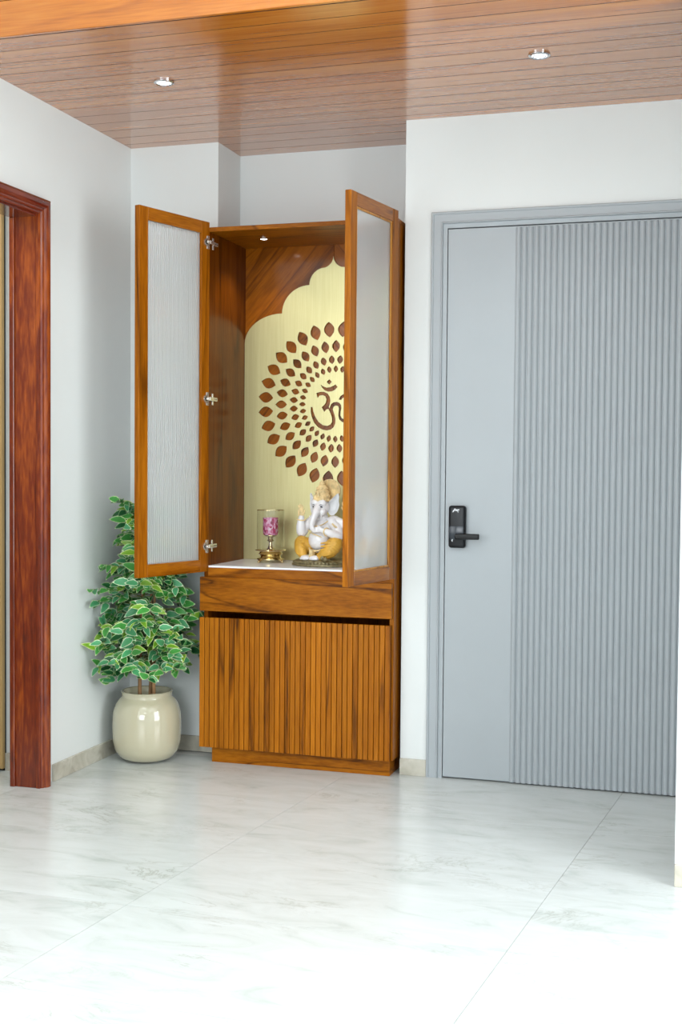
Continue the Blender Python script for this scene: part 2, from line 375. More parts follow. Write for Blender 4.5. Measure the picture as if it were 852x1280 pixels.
# left wall with doorway, opening y -1.62..-0.62, z 0..2.16
OY0, OY1, OZ = -1.70, -0.648, 2.178
wl = empty('wall_left'); struct(wl)
box('wall_section', (-0.112, OY1, -0.0), (0.0, YC, H), M['wall'], wl)
box('wall_section', (-0.112, -7.5, -0.0), (0.0, OY0, HR), M['wall'], wl)
box('wall_section', (-0.112, OY0, OZ), (0.0, OY1, HR), M['wall'], wl)
# column and alcove behind the cabinet, door wall
struct(box('wall_column', (-0.165, YC, 0), (XC, 0.55, H), M['wall']))
struct(box('wall_alcove', (XC, YA, 0), (XD, 0.55, H), M['wall']))
DX0, DX1, DZ = 1.362, 2.44, 2.232   # outside of the grey frame
wb = empty('wall_back'); struct(wb)
box('wall_section', (XD, 0.0, 0), (DX0, 0.55, H), M['wall'], wb)
box('wall_section', (DX0, 0.0, DZ), (DX1, 0.55, H), M['wall'], wb)
box('wall_section', (DX1, 0.0, 0), (2.75, 0.55, H), M['wall'], wb)
box('wall_section', (DX0, 0.10, 0), (DX1, 0.55, DZ), M['wall'], wb)
wr = empty('wall_right'); struct(wr)
box('wall_section', (XN, YN, 0), (4.2, YN + 0.14, H), M['wall'], wr)
box('wall_section', (2.55, YN + 0.14, 0), (2.75, 0.0, H), M['wall'], wr)
box('wall_section', (4.2, -7.5, 0), (4.35, YN + 0.14, HR), M['wall'], wr)
# wall behind the camera with a wide window opening
wf = empty('wall_front'); struct(wf)
box('wall_section', (-0.165, -7.2, 0), (0.3, -7.05, HR), M['wall'], wf)
box('wall_section', (4.1, -7.2, 0), (4.2, -7.05, HR), M['wall'], wf)
box('wall_section', (0.3, -7.2, 0), (4.1, -7.05, 0.25), M['wall'], wf)
box('wall_section', (0.3, -7.2, 2.65), (4.1, -7.05, HR), M['wall'], wf)
# room beyond the left doorway
wp = empty('wall_passage'); struct(wp)
box('wall_section', (-1.2, -0.45, 0), (-0.112, -0.30, 2.7), M['wall'], wp)
box('wall_section', (-1.3, -2.4, 0), (-1.2, -0.30, 2.7), M['wall'], wp)
box('wall_section', (-1.2, -2.5, 0), (-0.112, -2.4, 2.7), M['wall'], wp)
box('wall_section', (-1.2, -2.5, 2.7), (-0.112, -0.30, 2.8), M['ceil_paint'], wp)
pl = area_light('passage_light', (-0.68, -1.3, 2.66), (0, 0, 0), 0.5, 0.5, 9, (1.0, 0.97, 0.92))
struct(box('baseboard_passage', (-1.2, -0.46, 0), (-0.112, -0.45, 0.07), M['skirt']))

# skirting
struct(box('baseboard_left', (0.0, -0.556, 0), (0.011, YC - 0.011, 0.066), M['skirt'], bev=0.001))
struct(box('baseboard_column', (0.0, YC - 0.011, 0), (XC, YC, 0.066), M['skirt'], bev=0.001))
struct(box('baseboard_back', (XD, -0.011, 0), (DX0, 0.0, 0.066), M['skirt'], bev=0.001))
struct(box('baseboard_right', (XN, YN - 0.011, 0), (4.2, YN, 0.066), M['skirt'], bev=0.001))

# wooden ceiling
YE = -1.262
ceiling = empty('ceiling'); struct(ceiling)
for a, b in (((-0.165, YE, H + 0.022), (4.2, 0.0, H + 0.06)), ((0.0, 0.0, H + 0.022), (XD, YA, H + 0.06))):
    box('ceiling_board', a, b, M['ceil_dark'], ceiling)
joints = [-0.172 - 0.1085 * k for k in range(-5, 11)]
def plank(x0, x1, y0, y1):
    bm = bmesh.new(); add_box(bm, (x0, y0 + 0.0017, H), (x1, y1 - 0.0017, H + 0.0215), 0.0); o = finish('plank', bm, M['ceil_v'], ceiling)
    o.data.materials.append(M['ceil_dark'])          # plank edges coloured dark in place of the shade inside the joints
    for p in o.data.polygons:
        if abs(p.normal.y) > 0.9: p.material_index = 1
for j in joints:
    y0, y1 = j - 0.1085, j
    if y0 >= YA: continue
    y1 = min(y1, YA); y0 = max(y0, YE + 0.001)
    if y1 - y0 < 0.01: continue
    x0 = 0.0 if y0 < YC else XC
    x1 = 4.2 if y0 < -0.9 else (2.55 if y0 < -0.03 else XD)
    if y0 > -0.06: x1 = XD if y0 >= -0.01 else 2.55
    if y0 < YC and y1 > YC: y1b = y1; x0 = 0.0
    plank(x0, x1, y0, y1)
# upstand where the wooden ceiling ends, then the plastered ceiling of the living room
fas = empty('trim_1'); struct(fas)
for k in range(3):
    z0 = H - 0.002 + 0.115 * k
    bm = bmesh.new(); add_box(bm, (0.0, YE - 0.016, z0 + 0.001), (4.2, YE, min(z0 + 0.114, HR)), 0.0015); finish('plank', bm, M['ceil_v'], fas)
box('backing_board', (0.0, YE, H + 0.06), (4.2, YE + 0.03, HR), M['ceil_dark'], fas)
struct(box('ceiling_living', (-0.165, -7.5, HR), (4.35, YE + 0.03, HR + 0.08), M['ceil_paint']))

# mahogany casing of the left doorway
cas = empty('door_2'); struct(cas)
def casing_post(yo, yi, name):
    s = 1 if yo > yi else -1
    w = abs(yo - yi)
    pr = [(0.0, 0), (0.0, w), (0.012, w), (0.014, w-0.006), (0.014, w-0.012), (0.020, w-0.015), (0.022, w-0.020), (0.022, w-0.026), (0.030, w-0.032), (0.034, w-0.042), (0.034, 0.012), (0.030, 0.004), (0.022, 0)]
    bm = bmesh.new()
    pts = [(x, yo - s*(d)) for x, d in pr]
    add_prism(bm, pts, 0, OZ + 0.005 if False else 2.232)
    return bm
CW = 0.060
# right post (next to the white wall), left post, lintel: mitred at the corners
def casing(parent, horizontal=False, yo=None, yi=None):
    pass
prof = [(0.0, 0.0), (0.022, 0.0), (0.030, 0.004), (0.034, 0.012), (0.034, 0.026), (0.030, 0.034), (0.022, 0.039), (0.022, 0.044), (0.020, 0.048), (0.014, 0.051), (0.014, 0.056), (0.012, CW), (0.0, CW)]
YO, ZT = -0.608, 2.228
def sweep(name, A, B, dA, dB, mat):
    """profile (x out of the wall, d inwards) between two mitred ends; A/B outer corner points (y,z), dA/dB inward step per unit d"""
    bm = bmesh.new()
    ra = [bm.verts.new((x, A[0] + dA[0]*d, A[1] + dA[1]*d)) for x, d in prof]
    rb = [bm.verts.new((x, B[0] + dB[0]*d, B[1] + dB[1]*d)) for x, d in prof]
    n = len(prof)
    for i in range(n): bm.faces.new((ra[i], ra[(i+1) % n], rb[(i+1) % n], rb[i]))
    bm.faces.new(ra[::-1]); bm.faces.new(rb)
    return finish(name, bm, mat, cas)
YL = OY0 - CW + 0.008
sweep('casing_post', (YO, 0), (YO, ZT), (-1, 0), (-1, -1), M['maho_z'])
sweep('casing_post', (YL, 0), (YL, ZT), (1, 0), (1, -1), M['maho_z'])
sweep('casing_lintel', (YO, ZT), (YL, ZT), (-1, -1), (1, -1), M['maho_y'])
box('jamb', (-0.112, OY1 - 0.018, 0), (0.0, OY1, OZ), M['maho_z'], cas, 0.002)
box('door_stop', (-0.112, OY1 - 0.026, 0), (-0.092, OY1 - 0.018, OZ - 0.018), M['maho_z'], cas, 0.002)
box('jamb', (-0.112, OY0, 0), (0.0, OY0 + 0.018, OZ), M['maho_z'], cas, 0.002)
box('head_jamb', (-0.112, OY0 + 0.018, OZ - 0.018), (0.0, OY1 - 0.018, OZ), M['maho_y'], cas, 0.002)
# tan wardrobe panel seen through that doorway
ward = empty('wardrobe', (-0.60, -0.46, 0))
tag(ward, 'tan wardrobe front seen through the mahogany-framed doorway at the left edge', 'wardrobe')
box('cabinet_body', (-0.35, -0.001, 0.0), (0.333, 0.009, 2.4), M['blackm'], ward)
box('door_panel', (0.024, -0.021, 0.01), (0.335, -0.002, 2.4), M['tan'], ward, 0.002)
box('door_panel', (-0.35, -0.021, 0.03), (0.012, -0.002, 2.4), M['tan'], ward, 0.002)

# ------------------------------------------------------------------ grey fluted door
door = empty('door_1'); struct(door)
XL = 1.426; LZ = 2.163
def frame_piece(name, A, B, dA, dB):
    pr = [(0.0, 0), (-0.010, 0), (-0.016, 0.003), (-0.016, 0.009), (-0.012, 0.012), (-0.012, 0.040), (-0.018, 0.043), (-0.018, 0.046), (-0.007, 0.048), (-0.007, 0.0645), (0.04, 0.0645), (0.04, 0)]
    bm = bmesh.new()
    ra = [bm.verts.new((A[0] + dA[0]*d, y, A[1] + dA[1]*d)) for y, d in pr]
    rb = [bm.verts.new((B[0] + dB[0]*d, y, B[1] + dB[1]*d)) for y, d in pr]
    n = len(pr)
    for i in range(n): bm.faces.new((ra[i], ra[(i+1) % n], rb[(i+1) % n], rb[i]))
    bm.faces.new(ra[::-1]); bm.faces.new(rb)
    return finish(name, bm, M['grey'], door)
frame_piece('door_frame', (DX0, 0), (DX0, DZ), (1, 0), (1, -1))
frame_piece('door_frame', (DX1, 0), (DX1, DZ), (-1, 0), (-1, -1))
frame_piece('door_frame', (DX0, DZ), (DX1, DZ), (1, -1), (-1, -1))
LX1 = DX1 - 0.0645 - 0.003
box('door_leaf', (XL + 0.003, -0.004, 0.006), (LX1, 0.036, LZ + 0.001), M['grey'], door, 0.001)
box('door_seal', (DX0 + 0.066, 0.037, 0.0), (DX1 - 0.066, 0.099, DZ - 0.068), M['blackm'], door)
FX = 1.694; pitch_f = 0.02325; nf = int((LX1 - FX) / pitch_f)
prf = []
for i in range(9):
    t = i / 8.0
    prf.append((t * pitch_f * 0.96, -0.004 - 0.0090 * math.sin(PI * t) ** 0.8 if 0 < t < 1 else -0.004))
fl = bmesh.new(); add_prism(fl, prf + [(pitch_f*0.96, -0.002), (0, -0.002)], 0.006, LZ - 0.004)
bmesh.ops.recalc_face_normals(fl, faces=fl.faces[:])
fme = bpy.data.meshes.new('flute'); fl.to_mesh(fme); fl.free(); fme.materials.append(M['grey'])
for k in range(nf):
    o = link('flute', fme, None, door, (FX + pitch_f * k, 0, 0))

# lock
lock = empty('smart_lock', (1.447, -0.004, 0.918))
tag(lock, 'black rectangular door lock with lever handle on the grey fluted door', 'door lock')
def rbox(name, a, b, mat, parent, bev, seg=4):
    o = box(name, a, b, mat, parent, bev, seg=seg)
    for p in o.data.polygons: p.use_smooth = True
    o.data.set_sharp_from_angle(angle=0.6)
    return o
rbox('lock_body', (0, -0.030, 0), (0.068, 0.0, 0.166), M['black'], lock, 0.011)
rbox('touch_panel', (0.004, -0.033, 0.034), (0.062, -0.029, 0.086), M['screen'], lock, 0.0015, 2)
bm = bmesh.new()
add_tube(bm, [(0.046, -0.028, 0.046), (0.046, -0.052, 0.046)], 0.011, 16)
finish('handle_neck', bm, M['black'], lock, True)
rbox('lever', (0.034, -0.066, 0.036), (0.128, -0.046, 0.058), M['blackm'], lock, 0.004)
def ribbon(bm, pts, w, y, up=(0, 1)):
    n = len(pts); L = []; R = []
    for i, (x, z) in enumerate(pts):
        a = pts[max(i-1, 0)]; b = pts[min(i+1, n-1)]
        dx, dz = b[0]-a[0], b[1]-a[1]; l = math.hypot(dx, dz) or 1
        ww = w[i] if hasattr(w, '__len__') else w
        L.append((x - dz/l*ww/2, z + dx/l*ww/2)); R.append((x + dz/l*ww/2, z - dx/l*ww/2))
    add_prism(bm, L + R[::-1], y, y - 0.0006, 'y')
bm = bmesh.new()
ribbon(bm, [(0.018, 0.140), (0.021, 0.146), (0.027, 0.150), (0.033, 0.148), (0.038, 0.149), (0.044, 0.151)], [0.002, 0.005, 0.007, 0.007, 0.005, 0.003], -0.030)
ribbon(bm, [(0.027, 0.147), (0.024, 0.153), (0.028, 0.155)], [0.003, 0.003, 0.002], -0.030)
ribbon(bm, [(0.036, 0.147), (0.040, 0.140), (0.041, 0.144)], [0.003, 0.004, 0.002], -0.030)
finish('emblem', bm, M['white_mark'], lock)
bm = bmesh.new()
ribbon(bm, [(0.021, 0.036), (0.017, 0.033), (0.016, 0.029), (0.018, 0.025)], [0.002, 0.004, 0.004, 0.002], -0.030)
finish('key_mark', bm, M['white_mark'], lock)

# ------------------------------------------------------------------ ceiling downlights
def downlight(loc, label):
    t = empty('ceiling_downlight', loc); tag(t, label, 'ceiling light', 'recessed ceiling downlights')
    bm = bmesh.new(); add_lathe(bm, [(0.036, -0.001), (0.036, -0.005), (0.031, -0.008), (0.026, -0.006), (0.026, -0.001)], 32, close=True); finish('trim_ring', bm, M['chrome'], t, True)
    bm = bmesh.new()
    add_lathe(bm, [(0, -0.005), (0.010, -0.006), (0.019, -0.005), (0.026, -0.004), (0.026, -0.002), (0, -0.002)], 10); finish('crystal_lens', bm, M['lamp'], t)
    bm = bmesh.new()
    for k in range(8):
        a = 2*PI*k/8
        add_ball(bm, (0.020*math.cos(a), 0.020*math.sin(a), -0.0065), 0.0036, sub=1)
    finish('facets', bm, M['chrome'], t)
    return t
downlight((0.543, -0.71, H), 'small chrome recessed downlight in the wooden ceiling, left of the two, above the plant corner')
downlight((1.868, -0.641, H), 'small chrome recessed downlight in the wooden ceiling, right of the two, above the grey door')
spot_light('downlight_glow', (0.543, -0.71, H - 0.03), 4, (1, 0.97, 0.93), math.radians(110), 0.03)
spot_light('downlight_glow', (1.868, -0.641, H - 0.03), 4, (1, 0.97, 0.93), math.radians(110), 0.03)

# ------------------------------------------------------------------ pooja cabinet
CX0, CX1 = 0.427, 1.240
FY = -0.066      # carcass front plane
BY = 0.355       # carcass back
TZ = 2.208       # top
SZ = 0.820       # shelf top
T = 0.018
cab = empty('shrine_cabinet', ((CX0 + CX1)/2, 0.15, 0)); tag(cab, 'tall teak shrine cabinet with slatted base and open reeded-glass doors', 'cabinet')
OX, OYc = (CX0 + CX1)/2, 0.15
def cbox(name, a, b, mat, bev=0.001, parent=None):
    bm = bmesh.new(); add_box(bm, (a[0]-OX, a[1]-OYc, a[2]), (b[0]-OX, b[1]-OYc, b[2]), bev)
    return finish(name, bm, mat, parent or cab)
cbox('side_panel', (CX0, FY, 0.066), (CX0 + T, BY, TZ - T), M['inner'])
cbox('side_panel', (CX1 - T, FY, 0.066), (CX1, BY, TZ - T), M['wood_z'])
cbox('top_panel', (CX0, FY, TZ - T), (CX1, BY, TZ), M['wood_x'])
XM = 0.853
cbox('back_panel', (CX0 + T, 0.338, SZ - 0.05), (XM - 0.0006, BY, TZ - T), M['diag_l'], 0.0004)
cbox('back_panel', (XM + 0.0006, 0.338, SZ - 0.05), (CX1 - T, BY, TZ - T), M['diag_r'], 0.0004)
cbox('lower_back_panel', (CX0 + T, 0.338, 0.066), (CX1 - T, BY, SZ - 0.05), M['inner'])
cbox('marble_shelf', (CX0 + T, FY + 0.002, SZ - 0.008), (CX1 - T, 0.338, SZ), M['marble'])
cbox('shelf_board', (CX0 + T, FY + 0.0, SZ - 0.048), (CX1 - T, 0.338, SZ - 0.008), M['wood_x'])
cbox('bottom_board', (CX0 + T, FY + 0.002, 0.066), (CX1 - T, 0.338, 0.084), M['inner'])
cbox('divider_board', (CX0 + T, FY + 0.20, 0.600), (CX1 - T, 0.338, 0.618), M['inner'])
cbox('plinth', (0.458, -0.050, 0.0), (1.224, 0.33, 0.066), M['wood_x'])
# drawer
FF = -0.088
dr = cbox('drawer', (CX0 - 0.010, FF, 0.634), (CX1 - 0.005, FF + 0.020, 0.774), M['wood_x'], 0.0012)
cbox('drawer_box', (CX0 + T + 0.01, FF + 0.021, 0.645), (CX1 - T - 0.01, 0.25, 0.76), M['inner'], 0.001, dr)
# slatted flap door
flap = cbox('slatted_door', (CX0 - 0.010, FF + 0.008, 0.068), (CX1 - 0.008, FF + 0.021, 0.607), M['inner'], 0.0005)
ns = 37; x0s, x1s = CX0 - 0.010, CX1 - 0.008; ps = (x1s - x0s) / ns
for k in range(ns):
    xa = x0s + ps * k + 0.0012; xb = x0s + ps * (k + 1) - 0.0012
    if k == 0: xa = x0s
    if k == ns - 1: xb = x1s
    cbox('slat', (xa, FF - 0.001, 0.068), (xb, FF + 0.008, 0.607), M['slat'], 0.0012, flap)

# arched, pierced gold sheet
MX, MZ = 0.868, 1.503
def curve_solid(name, outlines, y0, y1, mat, parent):
    cu = bpy.data.curves.new(name, 'CURVE'); cu.dimensions = '2D'; cu.fill_mode = 'BOTH'; cu.extrude = abs(y1 - y0) / 2
    for pts in outlines:
        s = cu.splines.new('POLY'); s.points.add(len(pts) - 1); s.use_cyclic_u = True
        for p, q in zip(s.points, pts): p.co = (q[0], q[1], 0, 1)
    tmp = bpy.data.objects.new('tmp', cu); col.objects.link(tmp)
    dg = bpy.context.evaluated_depsgraph_get()
    me = bpy.data.meshes.new_from_object(tmp.evaluated_get(dg), depsgraph=dg)
    bpy.data.objects.remove(tmp); bpy.data.curves.remove(cu)
    me.transform(Matrix.Translation((-OX, (y0 + y1)/2 - OYc, 0)) @ Matrix.Rotation(PI/2, 4, 'X'))
    me.materials.clear()
    for p in me.polygons: p.material_index = 0
    return link(name, me, mat, parent)
def arc3(p, q, bulge, n=10):
    """circular-ish arc from p to q bulging by fraction"""
    px, pz = p; qx, qz = q; mx_, mz_ = (px+qx)/2, (pz+qz)/2; dx, dz = qx-px, qz-pz
    cx_, cz_ = mx_ - dz*bulge*2, mz_ + dx*bulge*2
    return [((1-t)**2*px + 2*t*(1-t)*cx_ + t*t*qx, (1-t)**2*pz + 2*t*(1-t)*cz_ + t*t*qz) for t in [i/n for i in range(n)]]
KX, KZ = 0.00362, 0.00345
def P2(px, py): return (0.871 + (px - 421.4) * KX, 1.513 - (py - 502) * KZ)
XT = 0.853
GL, GR = CX0 + T + 0.001, CX1 - T - 0.001
tip = (XT, P2(0, 321)[1]); cusp1 = P2(386.5, 355.5); cusp2 = P2(352, 390); base = (GL, P2(0, 427)[1])
mid = P2(406, 334.5)
def lobe(p, q, n=12):
    return [(q[0] - (q[0]-p[0])*math.cos(PI/2*i/n), p[1] + (q[1]-p[1])*math.sin(PI/2*i/n)) for i in range(n)]
left = lobe(base, cusp2) + lobe(cusp2, cusp1) + lobe(cusp1, mid) + arc3(mid, tip, -0.16)
right = [(2*XT - x, z) for x, z in left[1:]][::-1]
right = [(min(x, GR), z) for x, z in right if x < GR + 0.02]
outer = [(GL, SZ + 0.001)] + left + [tip] + right + [(GR, SZ + 0.001)]
holes = []
def petal(cx_, cz_, ang, L, Wd, n=9):
    ax = (math.cos(ang), math.sin(ang)); bx = (-ax[1], ax[0]); pts = []
    for s, rng in ((1, range(n)), (-1, range(n-1, -1, -1))):
        for i in rng:
            t = i / (n - 1); 
            if s == -1 and (i == n-1 or i == 0): continue
            u = (t - 0.5) * L; v = s * Wd/2 * math.sin(PI * t) ** 0.85
            pts.append((cx_ + ax[0]*u + bx[0]*v, cz_ + ax[1]*u + bx[1]*v))
    return pts
for r, L, Wd, ph in ((0.3225, 0.068, 0.047, 0.5), (0.2495, 0.053, 0.0355, 0.0), (0.192, 0.038, 0.0265, 0.5), (0.1515, 0.030, 0.0200, 0.0)):
    for k in range(32):
        a = 2*PI*(k + ph)/32
        holes.append(petal(MX + r*math.cos(a), MZ + r*math.sin(a), a, L, Wd))
def C1(pts): return [P2(300 + u/5.3357, 380 + v/5.3333) for u, v in pts]
om3 = C1([(514, 592), (538, 584), (565, 584), (590, 596), (604, 618), (608, 645), (604, 668), (598, 686), (603, 693),
          (612, 668), (628, 655), (650, 651), (668, 658), (680, 674), (682, 695), (677, 718), (676, 742), (686, 762), (706, 768), (728, 756), (742, 730), (748, 704),
          (754, 712), (752, 742), (738, 772), (712, 790), (686, 786), (668, 768), (662, 742), (664, 715), (666, 695), (660, 680), (645, 676), (630, 684), (624, 702),
          (636, 735), (643, 765), (642, 795), (632, 820), (612, 836), (585, 842), (555, 836), (524, 818), (500, 790), (484, 752), (476, 715), (477, 684),
          (488, 684), (494, 715), (508, 752), (530, 785), (558, 806), (588, 812), (610, 802), (621, 782), (619, 755), (608, 724), (596, 700),
          (582, 702), (568, 719), (550, 686), (566, 674), (578, 655), (582, 632), (574, 614), (556, 606), (536, 608), (522, 626)])
om_arc = C1([(664, 636), (674, 614), (692, 602), (716, 604), (734, 620), (742, 642), (736, 664), (728, 660), (730, 642), (720, 626), (700, 620), (686, 630), (680, 640)])
om_moon = C1([(543, 535), (556, 545), (580, 556), (606, 554), (628, 545), (640, 534), (656, 552), (640, 570), (618, 581), (594, 583), (570, 574), (552, 556)])
om_dot = C1([(600, 500), (617, 518), (600, 536), (582, 518)])
gold = curve_solid('gold_screen', [outer] + holes + [om3, om_arc, om_moon, om_dot], 0.328, 0.3335, M['gold'], cab)
gold['label'] = 'champagne gold sheet with scalloped arch, pierced petal rings and Om sign'
# cabinet spot lights
for xx in (0.61, 2*XM - 0.61):
    bm = bmesh.new(); add_lathe(bm, [(0.020, TZ-T), (0.020, TZ-T-0.003), (0.015, TZ-T-0.005), (0.013, TZ-T-0.001)], 24, (xx-OX, 0.125-OYc)); s = finish('spot_light', bm, M['chrome'], cab, True)
    bm = bmesh.new(); add_lathe(bm, [(0.0, TZ-T-0.004), (0.013, TZ-T-0.004), (0.013, TZ-T-0.001), (0, TZ-T-0.001)], 20, (xx-OX, 0.125-OYc)); finish('lens', bm, M['led'], s)
    spot_light('cabinet_spot', (xx, 0.125, TZ - T - 0.012), 4.6, (1, 0.96, 0.88), math.radians(112), 0.012, 0.8)

# glazed doors
DW, DH, DT, ST = 0.412, 1.434, 0.024, 0.050
def glazed_door(hx, hy, dirv, thick_dir, z0, label, hinge_inside):
    """door leaf: u from hinge to free end, w through the thickness"""
    u = Vector((dirv[0], dirv[1], 0)).normalized(); w = Vector((thick_dir * -u.y, thick_dir * u.x, 0))
    Mx = Matrix(((u.x, w.x, 0, hx - OX), (u.y, w.y, 0, hy - OYc), (0, 0, 1, z0), (0, 0, 0, 1)))
    d = empty('glass_door'); d.parent = cab; d.matrix_local = Mx
    d['label'] = label
    def b(name, a, c, mat, bev=0.0015):
        bm = bmesh.new(); add_box(bm, a, c, bev); return finish(name, bm, mat, d)
    b('stile', (0, 0, 0), (ST, DT, DH), M['wood_z']); b('stile', (DW - ST, 0, 0), (DW, DT, DH), M['wood_z'])
    b('rail', (ST, 0.0003, 0), (DW - ST, DT - 0.0003, ST), M['rail']); b('rail', (ST, 0.0003, DH - ST), (DW - ST, DT - 0.0003, DH), M['rail'])
    # glazing beads on the outer side
    for a, c in (((ST, 0.0155, ST), (ST + 0.008, DT - 0.002, DH - ST)), ((DW - ST - 0.008, 0.0155, ST), (DW - ST, DT - 0.002, DH - ST)),
                 ((ST + 0.008, 0.0155, ST), (DW - ST - 0.008, DT - 0.002, ST + 0.008)), ((ST + 0.008, 0.0155, DH - ST - 0.008), (DW - ST - 0.008, DT - 0.002, DH - ST))):
        b('glazing_bead', a, c, M['bead'], 0.0015)
    # reeded pane: half-round ribs on one face
    bm = bmesh.new(); pw = DW - 2*ST; n = 27; pts = []
    for i in range(n):
        for s_ in range(4):
            t = s_ / 4.0
            pts.append((ST + pw*(i + t)/n, 0.0105 - 0.0034 * math.sin(PI * t)))
    pts.append((DW - ST, 0.0105)); pts += [(DW - ST, 0.0145), (ST, 0.0145)]
    add_prism(bm, pts, ST, DH - ST)
    pane = finish('reeded_pane', bm, M['reed'], d)
    # concealed hinges on the inner face (w = 0 side)
    for hz in (0.105, 0.712, 1.350):
        bm = bmesh.new()
        add_box(bm, (0.004, -0.0035, hz - 0.027), (0.020, 0.0005, hz + 0.027), 0.001)
        add_tube(bm, [(0.020, 0.0, hz), (0.020, -0.0045, hz)], 0.0165, 20)
        cup = finish('hinge', bm, M['nickel'], d)
        # dark cup opening, arm and cross plate reaching onto the side panel
        bm = bmesh.new(); add_tube(bm, [(0.0215, -0.0043, hz), (0.0215, -0.0052, hz)], 0.0085, 16); finish('hinge', bm, M['blackm'], d)
    return d
M['rail'] = wood('teak_rail', W_D, W_M, W_L, 'x', scale=13, rough=0.28, coat=0.35, streak=0.4, rnd=0.03)
hL = (0.445, FY - 0.004); eL = (0.308, -0.500)
hR = (1.238, FY - 0.022); eR = (1.158, -0.478)
Z0 = 0.795
glazed_door(hL[0], hL[1] + 0.006, (eL[0]-hL[0], eL[1]-hL[1]-0.006), -1, Z0, 'left door standing open toward the plant, inner face and hinges in view', True)
glazed_door(hR[0] - 0.012, hR[1], (eR[0]-hR[0]+0.012, eR[1]-hR[1]), 1, Z0, 'right door swung open, seen nearly edge-on', False)
# hinge arms mounted on the inner face of the left and right side panels
for side, xs in ((1, CX0 + T), (-1, CX1 - T)):
    for hz in (0.105, 0.712, 1.350):
        z = Z0 + hz; y = FY
        bm = bmesh.new()
        def hb(a, b, bev=0.001):
            xa, xb = sorted((xs + side*a[0], xs + side*b[0]))
            add_box(bm, (xa - OX, a[1] - OYc, a[2]), (xb - OX, b[1] - OYc, b[2]), bev)
        hb((-0.0005, y + 0.028, z - 0.024), (0.003, y + 0.042, z + 0.024))      # cross plate
        hb((0.003, y - 0.018, z - 0.0075), (0.013, y + 0.062, z + 0.0075), 0.002)  # arm
        hb((0.0, y - 0.030, z - 0.006), (0.011, y - 0.017, z + 0.006), 0.002)
        h = finish('hinge_arm', bm, M['nickel'], cab)
        bm = bmesh.new()
        for yy in (0.035, 0.052): add_tube(bm, [(xs + side*0.013 - OX, y + yy - OYc, z), (xs + side*0.0136 - OX, y + yy - OYc, z)], 0.003, 10)
        finish('screw', bm, M['blackm'], h)

# ------------------------------------------------------------------ brass and glass lantern
lan = empty('candle_lantern', (0.622, 0.195, SZ)); tag(lan, 'brass candle lantern with clear glass cylinder and pink inner cup on the shelf', 'lantern')
bm = bmesh.new()
add_lathe(bm, [(0, 0.010), (0.050, 0.010), (0.058, 0.013), (0.058, 0.018), (0.046, 0.022), (0.041, 0.028), (0.049, 0.032), (0.053, 0.037), (0.048, 0.041), (0.045, 0.046), (0.064, 0.050), (0.066, 0.053), (0.064, 0.056), (0, 0.056)], 48)
finish('base', bm, M['brass'], lan, True)
for k in range(4):
    a = PI/4 + PI/2*k + 0.35
    bm = bmesh.new(); c, s = math.cos(a), math.sin(a)
    add_tube(bm, [(0.042*c, 0.042*s, 0.016), (0.058*c, 0.058*s, 0.013), (0.069*c, 0.069*s, 0.006)], [0.008, 0.007, 0.0055], 10)
    add_ball(bm, (0.070*c, 0.070*s, 0.0058), 0.0058, sub=2)
    finish('foot', bm, M['brass'], lan, True)
bm = bmesh.new(); add_lathe(bm, [(0.0585, 0.0565), (0.0585, 0.224)], 48); finish('glass_cylinder', bm, M['glass'], lan, True)
bm = bmesh.new(); add_lathe(bm, [(0.0592, 0.2235), (0.0592, 0.2255), (0.0572, 0.2255), (0.0572, 0.2235)], 48, close=True); finish('glass_rim', bm, M['brass'], lan, True)
bm = bmesh.new(); add_lathe(bm, [(0, 0.0562), (0.020, 0.0565), (0.012, 0.062), (0.0075, 0.075), (0.0075, 0.088), (0.016, 0.094), (0.010, 0.100), (0.012, 0.108), (0.026, 0.114), (0.026, 0.118), (0, 0.118)], 28)
finish('candle_stem', bm, M['brass'], lan, True)
bm = bmesh.new(); add_lathe(bm, [(0.0, 0.1185), (0.030, 0.1185), (0.033, 0.130), (0.033, 0.192), (0.030, 0.192), (0.030, 0.124), (0, 0.124)], 40)
def pink_mat():
    m, nt, b = new_mat('pink_mosaic_glass')
    tc = N(nt, 'ShaderNodeTexCoord'); mp = N(nt, 'ShaderNodeMapping'); mp.inputs['Scale'].default_value = (1, 1, 0.7); v = N(nt, 'ShaderNodeTexVoronoi'); v.inputs['Scale'].default_value = 130
    nt.links.new(tc.outputs['Object'], mp.inputs[0]); nt.links.new(mp.outputs[0], v.inputs['Vector'])
    r = ramp(nt, [(0.0, srgb(120, 20, 60)), (0.35, srgb(196, 60, 110)), (0.65, srgb(226, 150, 190)), (0.95, srgb(240, 225, 235))]); nt.links.new(v.outputs['Color'], r.inputs[0])
    nt.links.new(r.outputs[0], b.inputs['Base Color']); b.inputs['Roughness'].default_value = 0.15; b.inputs['Transmission Weight'].default_value = 0.15
    return m
M['pink'] = pink_mat()
finish('candle_cup', bm, M['pink'], lan, True)

